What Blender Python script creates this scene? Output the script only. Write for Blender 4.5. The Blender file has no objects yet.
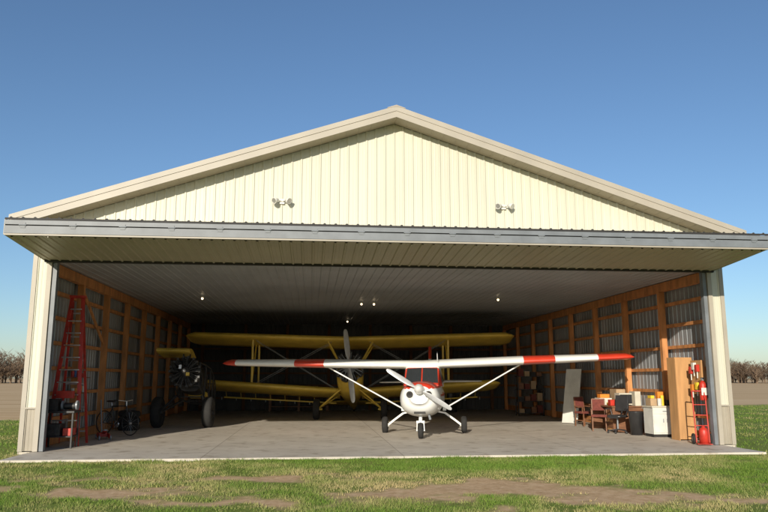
import bpy, math, random
import numpy as np
from mathutils import Vector, Matrix, Euler
random.seed(7); rng=np.random.default_rng(11)
S=bpy.context.scene
R=math.radians

# ------------------------------------------------------------------ materials
def mat(name,col,rough=0.6,metal=0.0,var=0.12,nscale=3.0,bump=0.0,bscale=40.0,stretch=(1,1,1),emit=None,coat=0.0,dirt=None):
    m=bpy.data.materials.new(name); m.use_nodes=True
    nt=m.node_tree; N=nt.nodes; L=nt.links
    b=N['Principled BSDF']
    b.inputs['Roughness'].default_value=rough; b.inputs['Metallic'].default_value=metal
    if coat: b.inputs['Coat Weight'].default_value=coat
    tc=N.new('ShaderNodeTexCoord'); mp=N.new('ShaderNodeMapping'); mp.inputs['Scale'].default_value=stretch
    L.new(tc.outputs['Object'],mp.inputs['Vector'])
    nz=N.new('ShaderNodeTexNoise'); nz.inputs['Scale'].default_value=nscale; nz.inputs['Detail'].default_value=6
    L.new(mp.outputs['Vector'],nz.inputs['Vector'])
    rp=N.new('ShaderNodeValToRGB'); rp.color_ramp.elements[0].position=.3; rp.color_ramp.elements[1].position=.7
    lo=[max(0,c*(1-var)) for c in col]; hi=[min(1,c*(1+var)) for c in col]
    if dirt: lo=dirt
    rp.color_ramp.elements[0].color=(*lo,1); rp.color_ramp.elements[1].color=(*hi,1)
    L.new(nz.outputs['Fac'],rp.inputs['Fac']); L.new(rp.outputs['Color'],b.inputs['Base Color'])
    if bump:
        n2=N.new('ShaderNodeTexNoise'); n2.inputs['Scale'].default_value=bscale; n2.inputs['Detail'].default_value=4
        L.new(mp.outputs['Vector'],n2.inputs['Vector'])
        bp=N.new('ShaderNodeBump'); bp.inputs['Strength'].default_value=bump; bp.inputs['Distance'].default_value=.02
        L.new(n2.outputs['Fac'],bp.inputs['Height']); L.new(bp.outputs['Normal'],b.inputs['Normal'])
    if emit:
        b.inputs['Emission Color'].default_value=(*emit[0],1); b.inputs['Emission Strength'].default_value=emit[1]
    return m
M={}
M['cream']=mat('cream_siding',(0.575,0.56,0.455),.5,0,.07,1.2,stretch=(1,1,.2))
M['tan']=mat('tan_trim',(0.385,0.345,0.28),.5,0,.07,1.5)
M['tansoff']=mat('tan_soffit',(0.38,0.335,0.26),.5,0,.07,1.5)
M['wain']=mat('wainscot',(0.34,0.30,0.235),.5,0,.1,2)
M['doorskin']=mat('door_skin',(0.44,0.39,0.27),.45,0,.08,1.0)
M['galv']=mat('galvanised_sheet',(0.36,0.38,0.40),.45,.45,.22,1.3,stretch=(1,1,.3))
M['galvback']=mat('shaded_back_sheet',(0.055,0.057,0.06),.6,.1,.3,1.3,stretch=(1,1,.3))  # darker copy of the galvanised sheet; back-wall shade put into the colour
M['ceil']=mat('liner_sheet',(0.40,0.415,0.43),.42,.2,.10,1.0)
M['steel']=mat('grey_steel',(0.26,0.28,0.30),.45,.2,.15,4)
M['frame']=mat('grey_door_frame',(0.17,0.185,0.20),.5,0,.15,3)
M['dark']=mat('dark_rubber_and_gaps',(0.025,0.023,0.022),.7,0,.2,4)
M['wood']=mat('orange_lumber',(0.52,0.225,0.08),.7,0,.3,2.2,.2,25,stretch=(3,3,.7))
M['ply']=mat('plywood',(0.50,0.27,0.11),.7,0,.18,2,stretch=(4,4,.6))
M['roof']=mat('roof_metal',(0.36,0.31,0.25),.4,.1,.08,2)
M['white']=mat('white_paint',(0.78,0.78,0.75),.28,0,.05,2,coat=.5)
M['whitedull']=mat('white_enamel',(0.66,0.65,0.60),.5,0,.1,3)
M['red']=mat('red_paint',(0.58,0.045,0.02),.3,0,.1,3,coat=.4)
M['redtool']=mat('red_enamel',(0.50,0.035,0.02),.45,0,.25,5)
M['yellow']=mat('yellow_paint',(0.66,0.46,0.07),.42,0,.15,2,coat=.2)
M['glass']=mat('cockpit_glass',(0.03,0.035,0.04),.06,0,.1,2,coat=1)
M['tyre']=mat('tyre_rubber',(0.022,0.021,0.020),.85,0,.25,8,.3,60)
M['alu']=mat('polished_aluminium',(0.66,0.67,0.68),.28,.85,.08,5)
M['prop']=mat('prop_grey_paint',(0.50,0.51,0.52),.35,.2,.1,5)
M['iron']=mat('engine_iron',(0.035,0.034,0.033),.5,.2,.5,10,.3,40)
M['blkpaint']=mat('black_paint',(0.03,0.03,0.032),.35,0,.2,5)
M['blue']=mat('blue_plastic',(0.05,0.12,0.32),.5)
M['brown']=mat('brown_wood',(0.20,0.09,0.045),.5,0,.3,4,stretch=(1,1,4))
M['maroon']=mat('maroon_fabric',(0.16,0.04,0.03),.9,0,.2,12)
M['bulb']=mat('lamp_bulb',(1,.8,.5),.5,emit=((1.0,.78,.5),3))
M['orange']=mat('orange_plastic',(0.75,0.24,0.03),.5)
M['ylw']=mat('yellow_plastic',(0.8,0.55,0.04),.5)
M['beige']=mat('beige_plastic',(0.6,0.56,0.46),.5)
M['card']=mat('cardboard',(0.42,0.29,0.17),.85)
M['wooddk']=mat('shaded_lumber',(0.12,0.055,0.027),.8,0,.3,2.2)  # orange lumber darkened for the back wall, its shade painted into the colour

# ------------------------------------------------------------------ mesh builder
class MB:
    def __init__(s): s.v=[];s.f=[];s.m=[];s.sm=[]; s.T=Matrix.Identity(4)
    def add(s,vs,fs,m=0,smooth=False):
        o=len(s.v)
        s.v+= [tuple(s.T@Vector(p)) for p in vs]
        for f in fs:
            s.f.append([i+o for i in f]); s.m.append(m); s.sm.append(smooth)
    def box(s,c,d,m=0,rot=None):
        hx,hy,hz=d[0]/2,d[1]/2,d[2]/2
        P=[Vector((x,y,z)) for x in(-hx,hx) for y in(-hy,hy) for z in(-hz,hz)]
        if rot: 
            E=Euler([R(a) for a in rot]).to_matrix(); P=[E@p for p in P]
        P=[p+Vector(c) for p in P]
        s.add(P,[(0,1,3,2),(4,6,7,5),(0,4,5,1),(2,3,7,6),(0,2,6,4),(1,5,7,3)],m)
    def bx(s,x0,x1,y0,y1,z0,z1,m=0): s.box(((x0+x1)/2,(y0+y1)/2,(z0+z1)/2),(x1-x0,y1-y0,z1-z0),m)
    def beam(s,p,q,w,h,m=0,up=(0,0,1)):
        p=Vector(p);q=Vector(q);d=(q-p).normalized();u=Vector(up)
        if abs(d.dot(u))>.98:u=Vector((0,1,0))
        a=d.cross(u).normalized();b=a.cross(d)
        P=[c+a*sx*w/2+b*sz*h/2 for c in(p,q) for sx,sz in((-1,-1),(1,-1),(1,1),(-1,1))]
        s.add(P,[(0,1,2,3),(7,6,5,4),(0,4,5,1),(1,5,6,2),(2,6,7,3),(3,7,4,0)],m)
    def tube(s,p,q,r,r2=None,n=10,m=0,cap=True,flat=1.0):
        if r2 is None:r2=r
        p=Vector(p);q=Vector(q);d=(q-p).normalized();u=Vector((0,0,1))
        if abs(d.dot(u))>.98:u=Vector((0,1,0))
        a=d.cross(u).normalized();b=a.cross(d)
        P=[]
        for c,rr in((p,r),(q,r2)):
            for i in range(n):
                t=2*math.pi*i/n; P.append(c+a*math.cos(t)*rr+b*math.sin(t)*rr*flat)
        s.add(P,[(i,(i+1)%n,n+(i+1)%n,n+i) for i in range(n)],m,True)
        if cap: s.add(P,[tuple(range(n))[::-1],tuple(range(n,2*n))],m)
    def path(s,pts,r,n=8,m=0):
        for a,b in zip(pts[:-1],pts[1:]): s.tube(a,b,r,n=n,m=m)
    def lathe(s,c,axis,prof,n=20,m=0,smooth=True):
        c=Vector(c);d=Vector(axis).normalized();u=Vector((0,0,1))
        if abs(d.dot(u))>.98:u=Vector((0,1,0))
        a=d.cross(u).normalized();b=a.cross(d);P=[]
        for h,r in prof:
            for i in range(n):
                t=2*math.pi*i/n;P.append(c+d*h+a*math.cos(t)*r+b*math.sin(t)*r)
        F=[(k*n+i,k*n+(i+1)%n,(k+1)*n+(i+1)%n,(k+1)*n+i) for k in range(len(prof)-1) for i in range(n)]
        s.add(P,F,m,smooth)
    def sphere(s,c,r,m=0,n=12,sc=(1,1,1)):
        P=[];k=n//2
        for j in range(k+1):
            ph=math.pi*j/k
            for i in range(n):
                t=2*math.pi*i/n;P.append((c[0]+r*sc[0]*math.sin(ph)*math.cos(t),c[1]+r*sc[1]*math.sin(ph)*math.sin(t),c[2]+r*sc[2]*math.cos(ph)))
        s.add(P,[(j*n+i,(j+1)*n+i,(j+1)*n+(i+1)%n,j*n+(i+1)%n) for j in range(k) for i in range(n)],m,True)
    def loft(s,rings,m=0,cap=True,smooth=True,mf=None):
        n=len(rings[0]);P=[p for r in rings for p in r]
        o=len(s.v); s.v+=[tuple(s.T@Vector(p)) for p in P]
        for k in range(len(rings)-1):
            for i in range(n):
                f=[k*n+i,k*n+(i+1)%n,(k+1)*n+(i+1)%n,(k+1)*n+i]
                c=sum((Vector(P[j]) for j in f),Vector())/4
                s.f.append([j+o for j in f]); s.m.append(mf(c) if mf else m); s.sm.append(smooth)
        if cap:
            for rg,kk in((0,0),(len(rings)-1,(len(rings)-1)*n)):
                c=sum((Vector(p) for p in rings[rg]),Vector())/n
                s.f.append([kk+o+i for i in range(n)]); s.m.append(mf(c) if mf else m); s.sm.append(False)
    def wheel(s,c,axis,r,w,mt=0,mh=1):
        hr=r*.5
        s.lathe(c,axis,[(-w*.32,hr),(-w*.5,r*.66),(-w*.46,r*.88),(-w*.25,r),(w*.25,r),(w*.46,r*.88),(w*.5,r*.66),(w*.32,hr)],28,mt)
        s.lathe(c,axis,[(-w*.20,0.001),(-w*.22,hr*.5),(-w*.38,hr*.95),(-w*.33,hr*1.04),(w*.33,hr*1.04),(w*.38,hr*.95),(w*.22,hr*.5),(w*.2,.001)],20,mh)
        s.lathe(c,axis,[(-w*.48,.001),(-w*.48,r*.14),(w*.48,r*.14),(w*.48,.001)],12,mh)
    def build(s,name,parent=None,mats=(),bevel=0):
        me=bpy.data.meshes.new(name); me.from_pydata(s.v,[],s.f)
        for k in mats: me.materials.append(M[k])
        me.polygons.foreach_set('material_index',s.m); me.polygons.foreach_set('use_smooth',s.sm)
        me.update()
        ob=bpy.data.objects.new(name,me); S.collection.objects.link(ob)
        if parent: ob.parent=parent
        if bevel:
            md=ob.modifiers.new('bevel','BEVEL'); md.width=bevel; md.segments=2; md.limit_method='ANGLE'; md.angle_limit=R(50)
        return ob
def empty(name,loc=(0,0,0),rot=(0,0,0),parent=None,scale=1):
    e=bpy.data.objects.new(name,None); S.collection.objects.link(e)
    e.location=loc; e.rotation_euler=[R(a) for a in rot]; e.scale=(scale,)*3
    e.empty_display_size=.3
    if parent:e.parent=parent
    return e

def ribbed(b,a0,a1,sp,fn,b0,b1,depth=.02,m=0,rw=.065,tw=.028):
    prof=[]; n=int(round((a1-a0)/sp))
    sp=(a1-a0)/n
    for i in range(n):
        c=a0+(i+.5)*sp
        prof+=[(c-rw/2,0),(c-tw/2,depth),(c+tw/2,depth),(c+rw/2,0)]
        prof+=[(c+sp/2-.012,0),(c+sp/2,depth*.18),(c+sp/2+.012,0)] if i<n-1 else []
    prof=[(a0,0)]+prof+[(a1,0)]
    vs=[];fs=[]
    for a,d in prof:
        B0=b0(a) if callable(b0) else b0; B1=b1(a) if callable(b1) else b1
        vs+=[fn(a,B0,d),fn(a,B1,d)]
    for i in range(len(prof)-1): fs.append((2*i,2*i+2,2*i+3,2*i+1))
    b.add(vs,fs,m)
def prism(b,poly,v0,v1,m=0):
    n=len(poly); vs=[(u,v0,z) for u,z in poly]+[(u,v1,z) for u,z in poly]
    b.add(vs,[tuple(range(n)),tuple(range(n,2*n))[::-1]]+[(i,i+n,(i+1)%n+n,(i+1)%n) for i in range(n)],m)

# ------------------------------------------------------------------ HANGAR
HW=8.3; OW=7.93; DEP=20.0; CZ=4.32; k=1/3.
hx,hy,ha=0.25,16.84,5.8
H=empty('aircraft_hangar',(hx,hy,0),(0,0,ha))
b=MB(); ribbed(b,-HW+.002,HW-.002,.2286,lambda a,z,d:(a,-d-.004,z),4.5,lambda a:7.85-k*abs(a),.02)
b.build('gable_siding',H,['cream'])
b=MB()
for s in(-1,1):
    x0,x1=sorted((s*OW,s*HW))
    ribbed(b,x0+.0,x1-.0,.185,lambda a,z,d:(a,-d-.004,z),.95,4.5,.02,0,.05,.02)
    ribbed(b,x0+.0,x1-.0,.185,lambda a,z,d:(a,-d-.004,z),0.02,.93,.02,1,.05,.02)
    b.bx(x0-.01,x1+.01,-.05,-.001,.925,.96,2)
    xc=s*HW; b.bx(min(xc-s*.08,xc+s*.02),max(xc-s*.08,xc+s*.02),-.045,.1,0.01,5.05,2)
    xj=s*OW; b.bx(min(xj-s*.035,xj+s*.07),max(xj-s*.035,xj+s*.07),-.06,.20,0.01,4.6,2)
    b.bx(min(xj-s*.05,xj-s*.14),max(xj-s*.05,xj-s*.14),-.02,.12,0.01,4.4,3)
    b.bx(min(xj-s*.035,xj+s*.30),max(xj-s*.035,xj+s*.30),.205,.25,0.01,4.6,4)
b.build('front_wall_strips',H,['cream','wain','tan','frame','wood'])
b=MB(); b.bx(-OW,OW,.01,.30,4.26,5.0,0); b.bx(-OW,OW,-.03,.009,4.225,4.30,1); b.build('door_header',H,['steel','dark'])
b=MB()
for s in(-1,1):
    ribbed(b,0,DEP,.2286,lambda a,z,d:(s*(HW+d),a,z),.95,5.0,.02,0)
    ribbed(b,0,DEP,.2286,lambda a,z,d:(s*(HW+d),a,z),.0,.949,.02,1)
ribbed(b,-HW,HW,.2286,lambda a,z,d:(a,DEP+d,z),.0,lambda a:7.85-k*abs(a),.02,0)
b.build('outer_wall_sheets',H,['cream','wain'])
b=MB()
for s in(-1,1):
    ribbed(b,0.05,DEP-.03,.2286,lambda a,z,d:(s*(HW-.03+d),a,z),.0,CZ,.018,0)
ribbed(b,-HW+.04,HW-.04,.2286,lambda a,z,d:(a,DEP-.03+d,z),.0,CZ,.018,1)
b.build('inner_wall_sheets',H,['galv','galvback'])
b=MB()
g=np.arange(.62,4.2,.61)
for s in(-1,1):
    for z in g: b.bx(min(s*8.17,s*8.265),max(s*8.17,s*8.265),.27,DEP-.15,z-.045,z+.045)
    b.bx(min(s*8.17,s*8.265),max(s*8.17,s*8.265),.27,DEP-.15,0.01,.24)
    b.bx(min(s*8.03,s*8.17),max(s*8.03,s*8.17),.27,DEP-.2,4.05,4.3)
    for i in range(0,9):
        v=.34+i*2.42
        b.bx(min(s*8.01,s*8.168),max(s*8.01,s*8.168),v-.07,v+.07,0.005,4.045)
    if s<0: b.beam((s*8.10,2.8,4.0),(s*8.10,5.1,2.6),.04,.09)
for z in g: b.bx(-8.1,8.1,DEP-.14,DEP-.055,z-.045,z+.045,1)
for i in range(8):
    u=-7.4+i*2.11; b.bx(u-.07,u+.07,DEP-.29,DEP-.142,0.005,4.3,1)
b.build('wood_framing',H,['wood','wooddk'])
b=MB(); ribbed(b,-HW+.04,HW-.04,.2286,lambda a,v,d:(a,v,CZ-d),.3,DEP-.03,.018)
b.build('ceiling_liner',H,['ceil'])
b=MB()
V0,V1=-.5,DEP+.4
for s in(-1,1):
    ribbed(b,V0,V1,.3,lambda a,u,d:(s*u,a,8.10-k*u+.002+d),0,8.72,.02,0)
    P=lambda *p:[(s*u,z) for u,z in p]
    prism(b,P((0,8.098),(8.7,5.198),(8.7,5.15),(0,8.05)),V0,V1,0)
    prism(b,P((0,8.125),(8.74,5.21),(8.74,5.09),(0,8.00)),V0-.035,V0-.001,1)
    prism(b,P((0,7.999),(8.71,5.095),(8.71,4.94),(0,7.845)),V0-.02,V0-.001,2)
    prism(b,P((0,7.88),(8.7,4.98),(8.7,4.952),(0,7.852)),V0,-.026,3)
    x0,x1=sorted((s*8.70,s*8.73)); b.bx(x0,x1,V0,V1,4.94,5.2,2)
    x0,x1=sorted((s*8.325,s*8.70)); b.bx(x0,x1,.0,V1,4.955,4.975,3)
    prism(b,P((0,8.15),(.22,8.076),(.22,8.06),(0,8.10)),V0-.04,V1,0)
for s in(-1,1):
    u=.3
    while u<8.6:
        b.bx(s*u-.006,s*u+.006,V0+.01,-.03,7.846-k*u,7.855-k*u,2); u+=.3
b.build('roof',H,['roof','tan','tan','tansoff'])
# bi-fold door
D=empty('bifold_door',parent=H)
b=MB()
DW=8.05; FV=-2.28
zt=lambda v:4.74+ (v-FV)*(.24/2.25)
zb=lambda v:4.40- (v-FV)*(.14/2.25)
ribbed(b,-DW,DW,.2286,lambda a,v,d:(a,v,zt(v)+d),FV-.05,-.06,.022,0)
ribbed(b,-DW,DW,.2286,lambda a,v,d:(a,v,zb(v)-d),FV+.05,-.06,.022,0)
b.build('panel_skins',D,['doorskin'])
b=MB()
ribbed(b,-DW,DW,.2286,lambda a,z,d:(a,FV-.064,4.705 if z==0 else 4.745+d),0,1,.022,0)
b.bx(-DW,DW,FV-.02,FV+.0,4.45,4.70,0)  # dark strip standing in for the shaded hollow behind the edge tubes
b.bx(-DW,DW,-.12,-.05,4.212,4.262,0)
b.build('seals_and_gap_shade',D,['dark'])
b=MB()
b.bx(-DW,DW,FV-.06,FV-.022,4.61,4.70,0)
b.bx(-DW,DW,FV-.06,FV-.022,4.43,4.585,0)
b.bx(-DW,DW,FV-.05,FV+.04,4.395,4.425,1)
for i in range(17):
    u=-7.7+i*15.4/16
    b.bx(u-.05,u+.05,FV-.070,FV-.061,4.54,4.65,0)
    b.tube((u-.07,FV-.072,4.595),(u+.07,FV-.072,4.595),.013,m=0)
for s in(-1,1):
    x=s*DW
    pts=[(FV-.03,4.41),(FV-.03,4.72),(-.06,4.96),(-.06,4.25)]
    vs=[(x,v,z) for v,z in pts]+[(x+s*.02,v,z) for v,z in pts]
    b.add(vs,[(0,1,2,3),(7,6,5,4)]+[(i,(i+1)%4,(i+1)%4+4,i+4) for i in range(4)],1)
b.build('edge_frame',D,['frame','tan'])
for i,u in enumerate((-2.72,2.72)):
    b=MB(); z=5.78
    b.box((u,-.04,z),(.12,.05,.12))
    for s in(-1,1):
        b.tube((u,-.06,z),(u+s*.1,-.14,z+.02),.015)
        b.lathe((u+s*.10,-.12,z+.03),(s*.55,-.6,-.35),[(0,.001),(0,.035),(.05,.05),(.12,.075),(.14,.075),(.13,.06)],14,0)
        b.lathe((u+s*.10,-.12,z+.03),(s*.55,-.6,-.35),[(.125,.06),(.127,.001)],14,1)
    b.build('flood_light_fixture_%d'%(i+1),H,['whitedull','alu'])
for i,(u,v) in enumerate([(-5.6,7.2),(-.2,8.5),(.25,8.5),(4.3,6.6),(-.3,16.5)]):
    b=MB(); b.tube((u,v,CZ-.02),(u,v,CZ-.08),.05); b.sphere((u,v,CZ-.11),.038,1)
    b.build('ceiling_lamp_%d'%(i+1),H,['whitedull','bulb'])

# floor slab
def slabmat():
    m=bpy.data.materials.new('concrete'); m.use_nodes=True; nt=m.node_tree;N=nt.nodes;L=nt.links;bs=N['Principled BSDF']
    bs.inputs['Roughness'].default_value=.7
    tc=N.new('ShaderNodeTexCoord')
    n1=N.new('ShaderNodeTexNoise');n1.inputs['Scale'].default_value=.7;n1.inputs['Detail'].default_value=8;n1.inputs['Roughness'].default_value=.65
    L.new(tc.outputs['Object'],n1.inputs['Vector'])
    r=N.new('ShaderNodeValToRGB');r.color_ramp.elements[0].position=.3;r.color_ramp.elements[1].position=.72
    r.color_ramp.elements[0].color=(.50,.445,.37,1);r.color_ramp.elements[1].color=(.66,.60,.51,1)
    L.new(n1.outputs['Fac'],r.inputs['Fac'])
    br=N.new('ShaderNodeTexBrick');br.offset=0;br.inputs['Scale'].default_value=1;br.inputs['Brick Width'].default_value=4.15;br.inputs['Row Height'].default_value=4.0;br.inputs['Mortar Size'].default_value=.010
    br.inputs['Color1'].default_value=(1,1,1,1);br.inputs['Color2'].default_value=(.93,.93,.93,1);br.inputs['Mortar'].default_value=(.55,.52,.5,1)
    L.new(tc.outputs['Object'],br.inputs['Vector'])
    n3=N.new('ShaderNodeTexNoise');n3.inputs['Scale'].default_value=2.6;n3.inputs['Detail'].default_value=6;L.new(tc.outputs['Object'],n3.inputs['Vector'])
    r3=N.new('ShaderNodeValToRGB');r3.color_ramp.elements[0].position=.30;r3.color_ramp.elements[1].position=.45;r3.color_ramp.elements[0].color=(.66,.62,.57,1);r3.color_ramp.elements[1].color=(1,1,1,1)
    L.new(n3.outputs['Fac'],r3.inputs['Fac'])
    mx=N.new('ShaderNodeMixRGB');mx.blend_type='MULTIPLY';mx.inputs[0].default_value=1;L.new(r.outputs['Color'],mx.inputs[1]);L.new(br.outputs['Color'],mx.inputs[2])
    m2=N.new('ShaderNodeMixRGB');m2.blend_type='MULTIPLY';m2.inputs[0].default_value=1;L.new(mx.outputs[0],m2.inputs[1]);L.new(r3.outputs['Color'],m2.inputs[2])
    L.new(m2.outputs[0],bs.inputs['Base Color'])
    n2=N.new('ShaderNodeTexNoise');n2.inputs['Scale'].default_value=60;L.new(tc.outputs['Object'],n2.inputs['Vector'])
    bp=N.new('ShaderNodeBump');bp.inputs['Strength'].default_value=.06;bp.inputs['Distance'].default_value=.01;L.new(n2.outputs['Fac'],bp.inputs['Height']);L.new(bp.outputs['Normal'],bs.inputs['Normal'])
    return m
M['slab']=slabmat()
b=MB(); b.bx(-HW-.02,HW+.02,-.02,DEP+.02,-.15,0.0)
# apron: top sheet and sides only, butted against the floor slab
b.add([(-8.05,-1.66,0),(8.0,-1.66,0),(8.0,-.0201,0),(-8.05,-.0201,0),(-8.05,-1.66,-.15),(8.0,-1.66,-.15),(8.0,-.0201,-.15),(-8.05,-.0201,-.15)],[(0,1,2,3),(4,5,1,0),(5,6,2,1),(7,4,0,3)],0)
o=b.build('concrete_floor',None,['slab']); o.location=(hx,hy,0); o.rotation_euler=(0,0,R(ha))

# ------------------------------------------------------------------ generic aircraft helpers
def ring(y,zc,hw,hh,e=2.6,n=28,x=0):
    P=[]
    for i in range(n):
        t=2*math.pi*i/n;c,s_=math.cos(t),math.sin(t)
        P.append((x+hw*math.copysign(abs(c)**(2/e),c),y,zc+hh*math.copysign(abs(s_)**(2/e),s_)))
    return P
AF=[(0,0),(.012,.028),(.05,.055),(.12,.078),(.25,.095),(.4,.095),(.6,.075),(.8,.042),(1,.004),(1,-.004),(.8,-.018),(.55,-.03),(.3,-.04),(.12,-.038),(.04,-.028),(.01,-.014)]
def wing_ring(x,yle,z,ch,th=1.0,inc=2.0):
    ci,si=math.cos(R(inc)),math.sin(R(inc));P=[]
    for a,t in AF:
        yy=a*ch;zz=t*ch*th
        P.append((x,yle+yy*ci+zz*si,z+zz*ci-yy*si))
    return P
def fin_ring(z,yle,ch,w,x=0):
    return [(x+ (t/.095)*w*(1 if t>0 else 2.3)*.5, yle+a*ch, z) for a,t in AF]
def blade(b,hub,ang,L,w,m=0):
    T=Matrix.Translation(Vector(hub))@Matrix.Rotation(-R(ang),4,'Y')
    rings=[]
    for f,ww,tw in((.04,.35,60),(.14,.5,50),(.3,.95,35),(.5,1.0,27),(.75,.88,20),(.93,.7,16),(.99,.4,15),(1,.12,15)):
        c=w*ww;th=max(.012,.18*w*(1-f)+.012)
        P=[]
        for j in range(10):
            t=2*math.pi*j/10;yy=math.sin(t)*th/2;zz=math.cos(t)*c/2
            a=R(tw);P.append(T@Vector((f*L,yy*math.cos(a)-zz*math.sin(a),yy*math.sin(a)+zz*math.cos(a))))
        rings.append(P)
    b.loft(rings,m)

# ------------------------------------------------------------------ HIGH-WING LIGHT AIRPLANE
A=empty('high_wing_airplane',(1.20,21.5,0),(0,-.75,-6.0))
b=MB()
secs=[(-2.44,1.12,.24,.20),(-2.43,1.115,.33,.28),(-2.38,1.10,.42,.35),(-2.28,1.08,.485,.40),(-2.1,1.055,.53,.44),(-1.8,1.04,.56,.465),(-1.4,1.03,.58,.48),(-1.0,1.02,.60,.50),(-.4,1.02,.61,.50),(.6,1.03,.61,.50),(1.4,1.08,.56,.48),(2.2,1.17,.44,.41),(3.4,1.28,.28,.30),(4.6,1.36,.16,.20),(5.7,1.42,.06,.11)]
def cm(c):
    if c.z>1.315 and c.y>-2.42: return 1
    if abs(c.z-1.12)<.05 and c.y>-1.9: return 1
    return 0
b.loft([ring(y,z,w,h,2.35,64) for y,z,w,h in secs],mf=cm)
b.build('fuselage',A,['white','red'])
b=MB()
for y,zc,w,h in((-1.12,1.022,.598,.499),(-2.02,1.051,.541,.449)):
    rg=ring(y,zc,w+.002,h+.002,2.35,48); r2=ring(y+.008,zc,w+.002,h+.002,2.35,48)
    b.loft([rg,r2],cap=False)
b.build('cowl_seams',A,['dark'])
b=MB()
cab=[(-1.12,1.38,1.42,.50,.46),(-.50,1.36,1.90,.58,.47),(-.1,1.34,2.0,.60,.50),(.9,1.34,1.99,.59,.50),(1.5,1.32,1.78,.52,.38),(2.3,1.30,1.48,.40,.24)]
def cr(c):
    y,zb_,zt_,hb,ht=c
    return [(-hb,y,zb_),(-ht-.015,y,zt_-.03),(-ht+.05,y,zt_),(ht-.05,y,zt_),(ht+.015,y,zt_-.03),(hb,y,zb_)]
b.loft([cr(c) for c in cab],smooth=False,mf=lambda c:1 if c.y<-.45 else 0)
b.build('cabin',A,['white','red'])
b=MB()
def quad(P,m=0): b.add(P,[(0,1,2,3)],m)
off=Vector((0,-.014,.014))
for s in(-1,1):
    bl=Vector((s*.02,-1.07,1.462));br_=Vector((s*.47,-1.05,1.445));tr=Vector((s*.44,-.54,1.865));tl=Vector((s*.02,-.54,1.88))
    quad([p+off for p in((bl,br_,tr,tl) if s>0 else (br_,bl,tl,tr))])
    quad([Vector((s*(.595+.012),y,z)) + Vector((s*(-(z-1.4)*.2),0,0)) for y,z in((-.72,1.44),(.1,1.44),(.1,1.86),(-.4,1.86))])
    quad([Vector((s*(.60+.012),y,z)) + Vector((s*(-(z-1.4)*.18),0,0)) for y,z in((.18,1.44),(.95,1.44),(.9,1.84),(.18,1.86))])
b.build('windows',A,['glass'])
def wing_mf(c):
    x=c.x
    if 2.95<abs(x)<3.85: return 1
    if x<-5.72: return 1
    if x>5.1: return 1
    return 0
b=MB()
xs=[0,.6,1.4,2.2,2.95,3.0,3.4,3.84,3.86,4.5,5.09,5.11,5.5,5.71,5.73,5.9,6.04,6.12,6.14]
st=[]
for x in [-q for q in xs[::-1]]+xs[1:]:
    a=abs(x); ch=1.72 if a<3.0 else 1.72-(a-3.0)/3.1*.5
    th=1.15; z=1.955+a*math.tan(R(1.55))
    if a>5.95:
        f=(a-5.95)/.19; ch*=1-.35*f*f; th*=max(.12,1-.85*f*f)
    st.append(wing_ring(x,-.45+(1.72-ch)*.25,z,ch,th,1.5))
b.loft(st,mf=wing_mf)
b.build('wing',A,['white','red'])
b=MB()
for s in(-1,1):
    b.tube((s*.60,-.10,.70),(s*2.92,.02,1.98),.055,.05,12,0,flat=.45)
    b.box((s*2.92,.02,2.0),(.16,.2,.06)); b.box((s*.61,-.1,.70),(.1,.18,.1))
    b.loft([[(s*x+dx,y+dy,z+dz) for dx,dy,dz in((-s*.02,-w,-.02),(-s*.02,w,-.02),(s*.02,w,.02),(s*.02,-w,.02))] for x,y,z,w in((.42,0,.62,.10),(.62,0,.58,.09),(.9,0,.38,.07),(1.08,0,.24,.055))],smooth=False)
    b.tube((s*1.05,0,.215),(s*1.24,0,.215),.03)
    b.loft([wing_ring(s*x,y,1.46,c,.7,0) for x,y,c in((.05,4.7,1.05),(1.0,4.85,.85),(1.8,5.0,.65),(1.9,5.1,.4))])
b.build('struts_and_gear',A,['white'])
b=MB()
b.loft([fin_ring(z,y,c,.12) for z,y,c in((1.45,4.2,1.6),(1.8,4.65,1.25),(2.3,5.0,1.0),(2.72,5.25,.8),(2.78,5.35,.6))],mf=lambda c:0 if c.z>2.3 else 1)
b.build('tail_fin',A,['red','white'])
b=MB()
for s in(-1,1): b.wheel((s*1.17,0,.24),(1,0,0),.24,.17)
b.wheel((0,-2.05,.21),(1,0,0),.21,.14)
b.build('wheels',A,['tyre','whitedull'])
b=MB()
b.tube((0,-1.95,.75),(0,-2.02,.46),.05,m=0); b.tube((0,-2.0,.52),(0,-2.03,.40),.035,m=1)
for s in(-1,1): b.beam((s*.09,-2.03,.44),(s*.10,-2.05,.2),.02,.06,0)
b.beam((-.11,-2.03,.44),(.11,-2.03,.44),.05,.06,0)
b.tube((-.12,-2.05,.21),(.12,-2.05,.21),.02,m=1)
b.path([(0.02,-1.88,.55),(0.02,-1.78,.45),(0.02,-1.9,.34)],.018,m=0)
b.tube((.22,-2.0,.66),(.26,-1.96,.50),.035,m=1)
b.build('nose_gear',A,['white','steel'])
b=MB()
b.lathe((0,-2.80,1.31),(0,1,0),[(0,.002),(.03,.045),(.1,.09),(.2,.125),(.30,.14),(.33,.13),(.33,.001)],20,0)
blade(b,(0,-2.56,1.31),148,1.0,.16,1); blade(b,(0,-2.56,1.31),-32,1.0,.16,1)
b.build('propeller',A,['white','prop'])
b=MB()
for s in(-1,1):
    b.lathe((s*.25,-2.42,1.17),(0,-1,0),[(0,.001),(.035,.001),(.035,.09)],22,0)
    b.lathe((s*.25,-2.42,1.17),(0,-1,0),[(0,.115),(.035,.11),(.045,.098),(.03,.09)],22,1)
b.lathe((0,-2.40,.92),(0,-1,0),[(0,.085),(.035,.08),(.03,.06)],18,1); b.lathe((0,-2.40,.92),(0,-1,0),[(.022,.001),(.022,.07)],18,2)
b.bx(-.15,.15,-2.36,-2.2,.665,.72,0)
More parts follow.
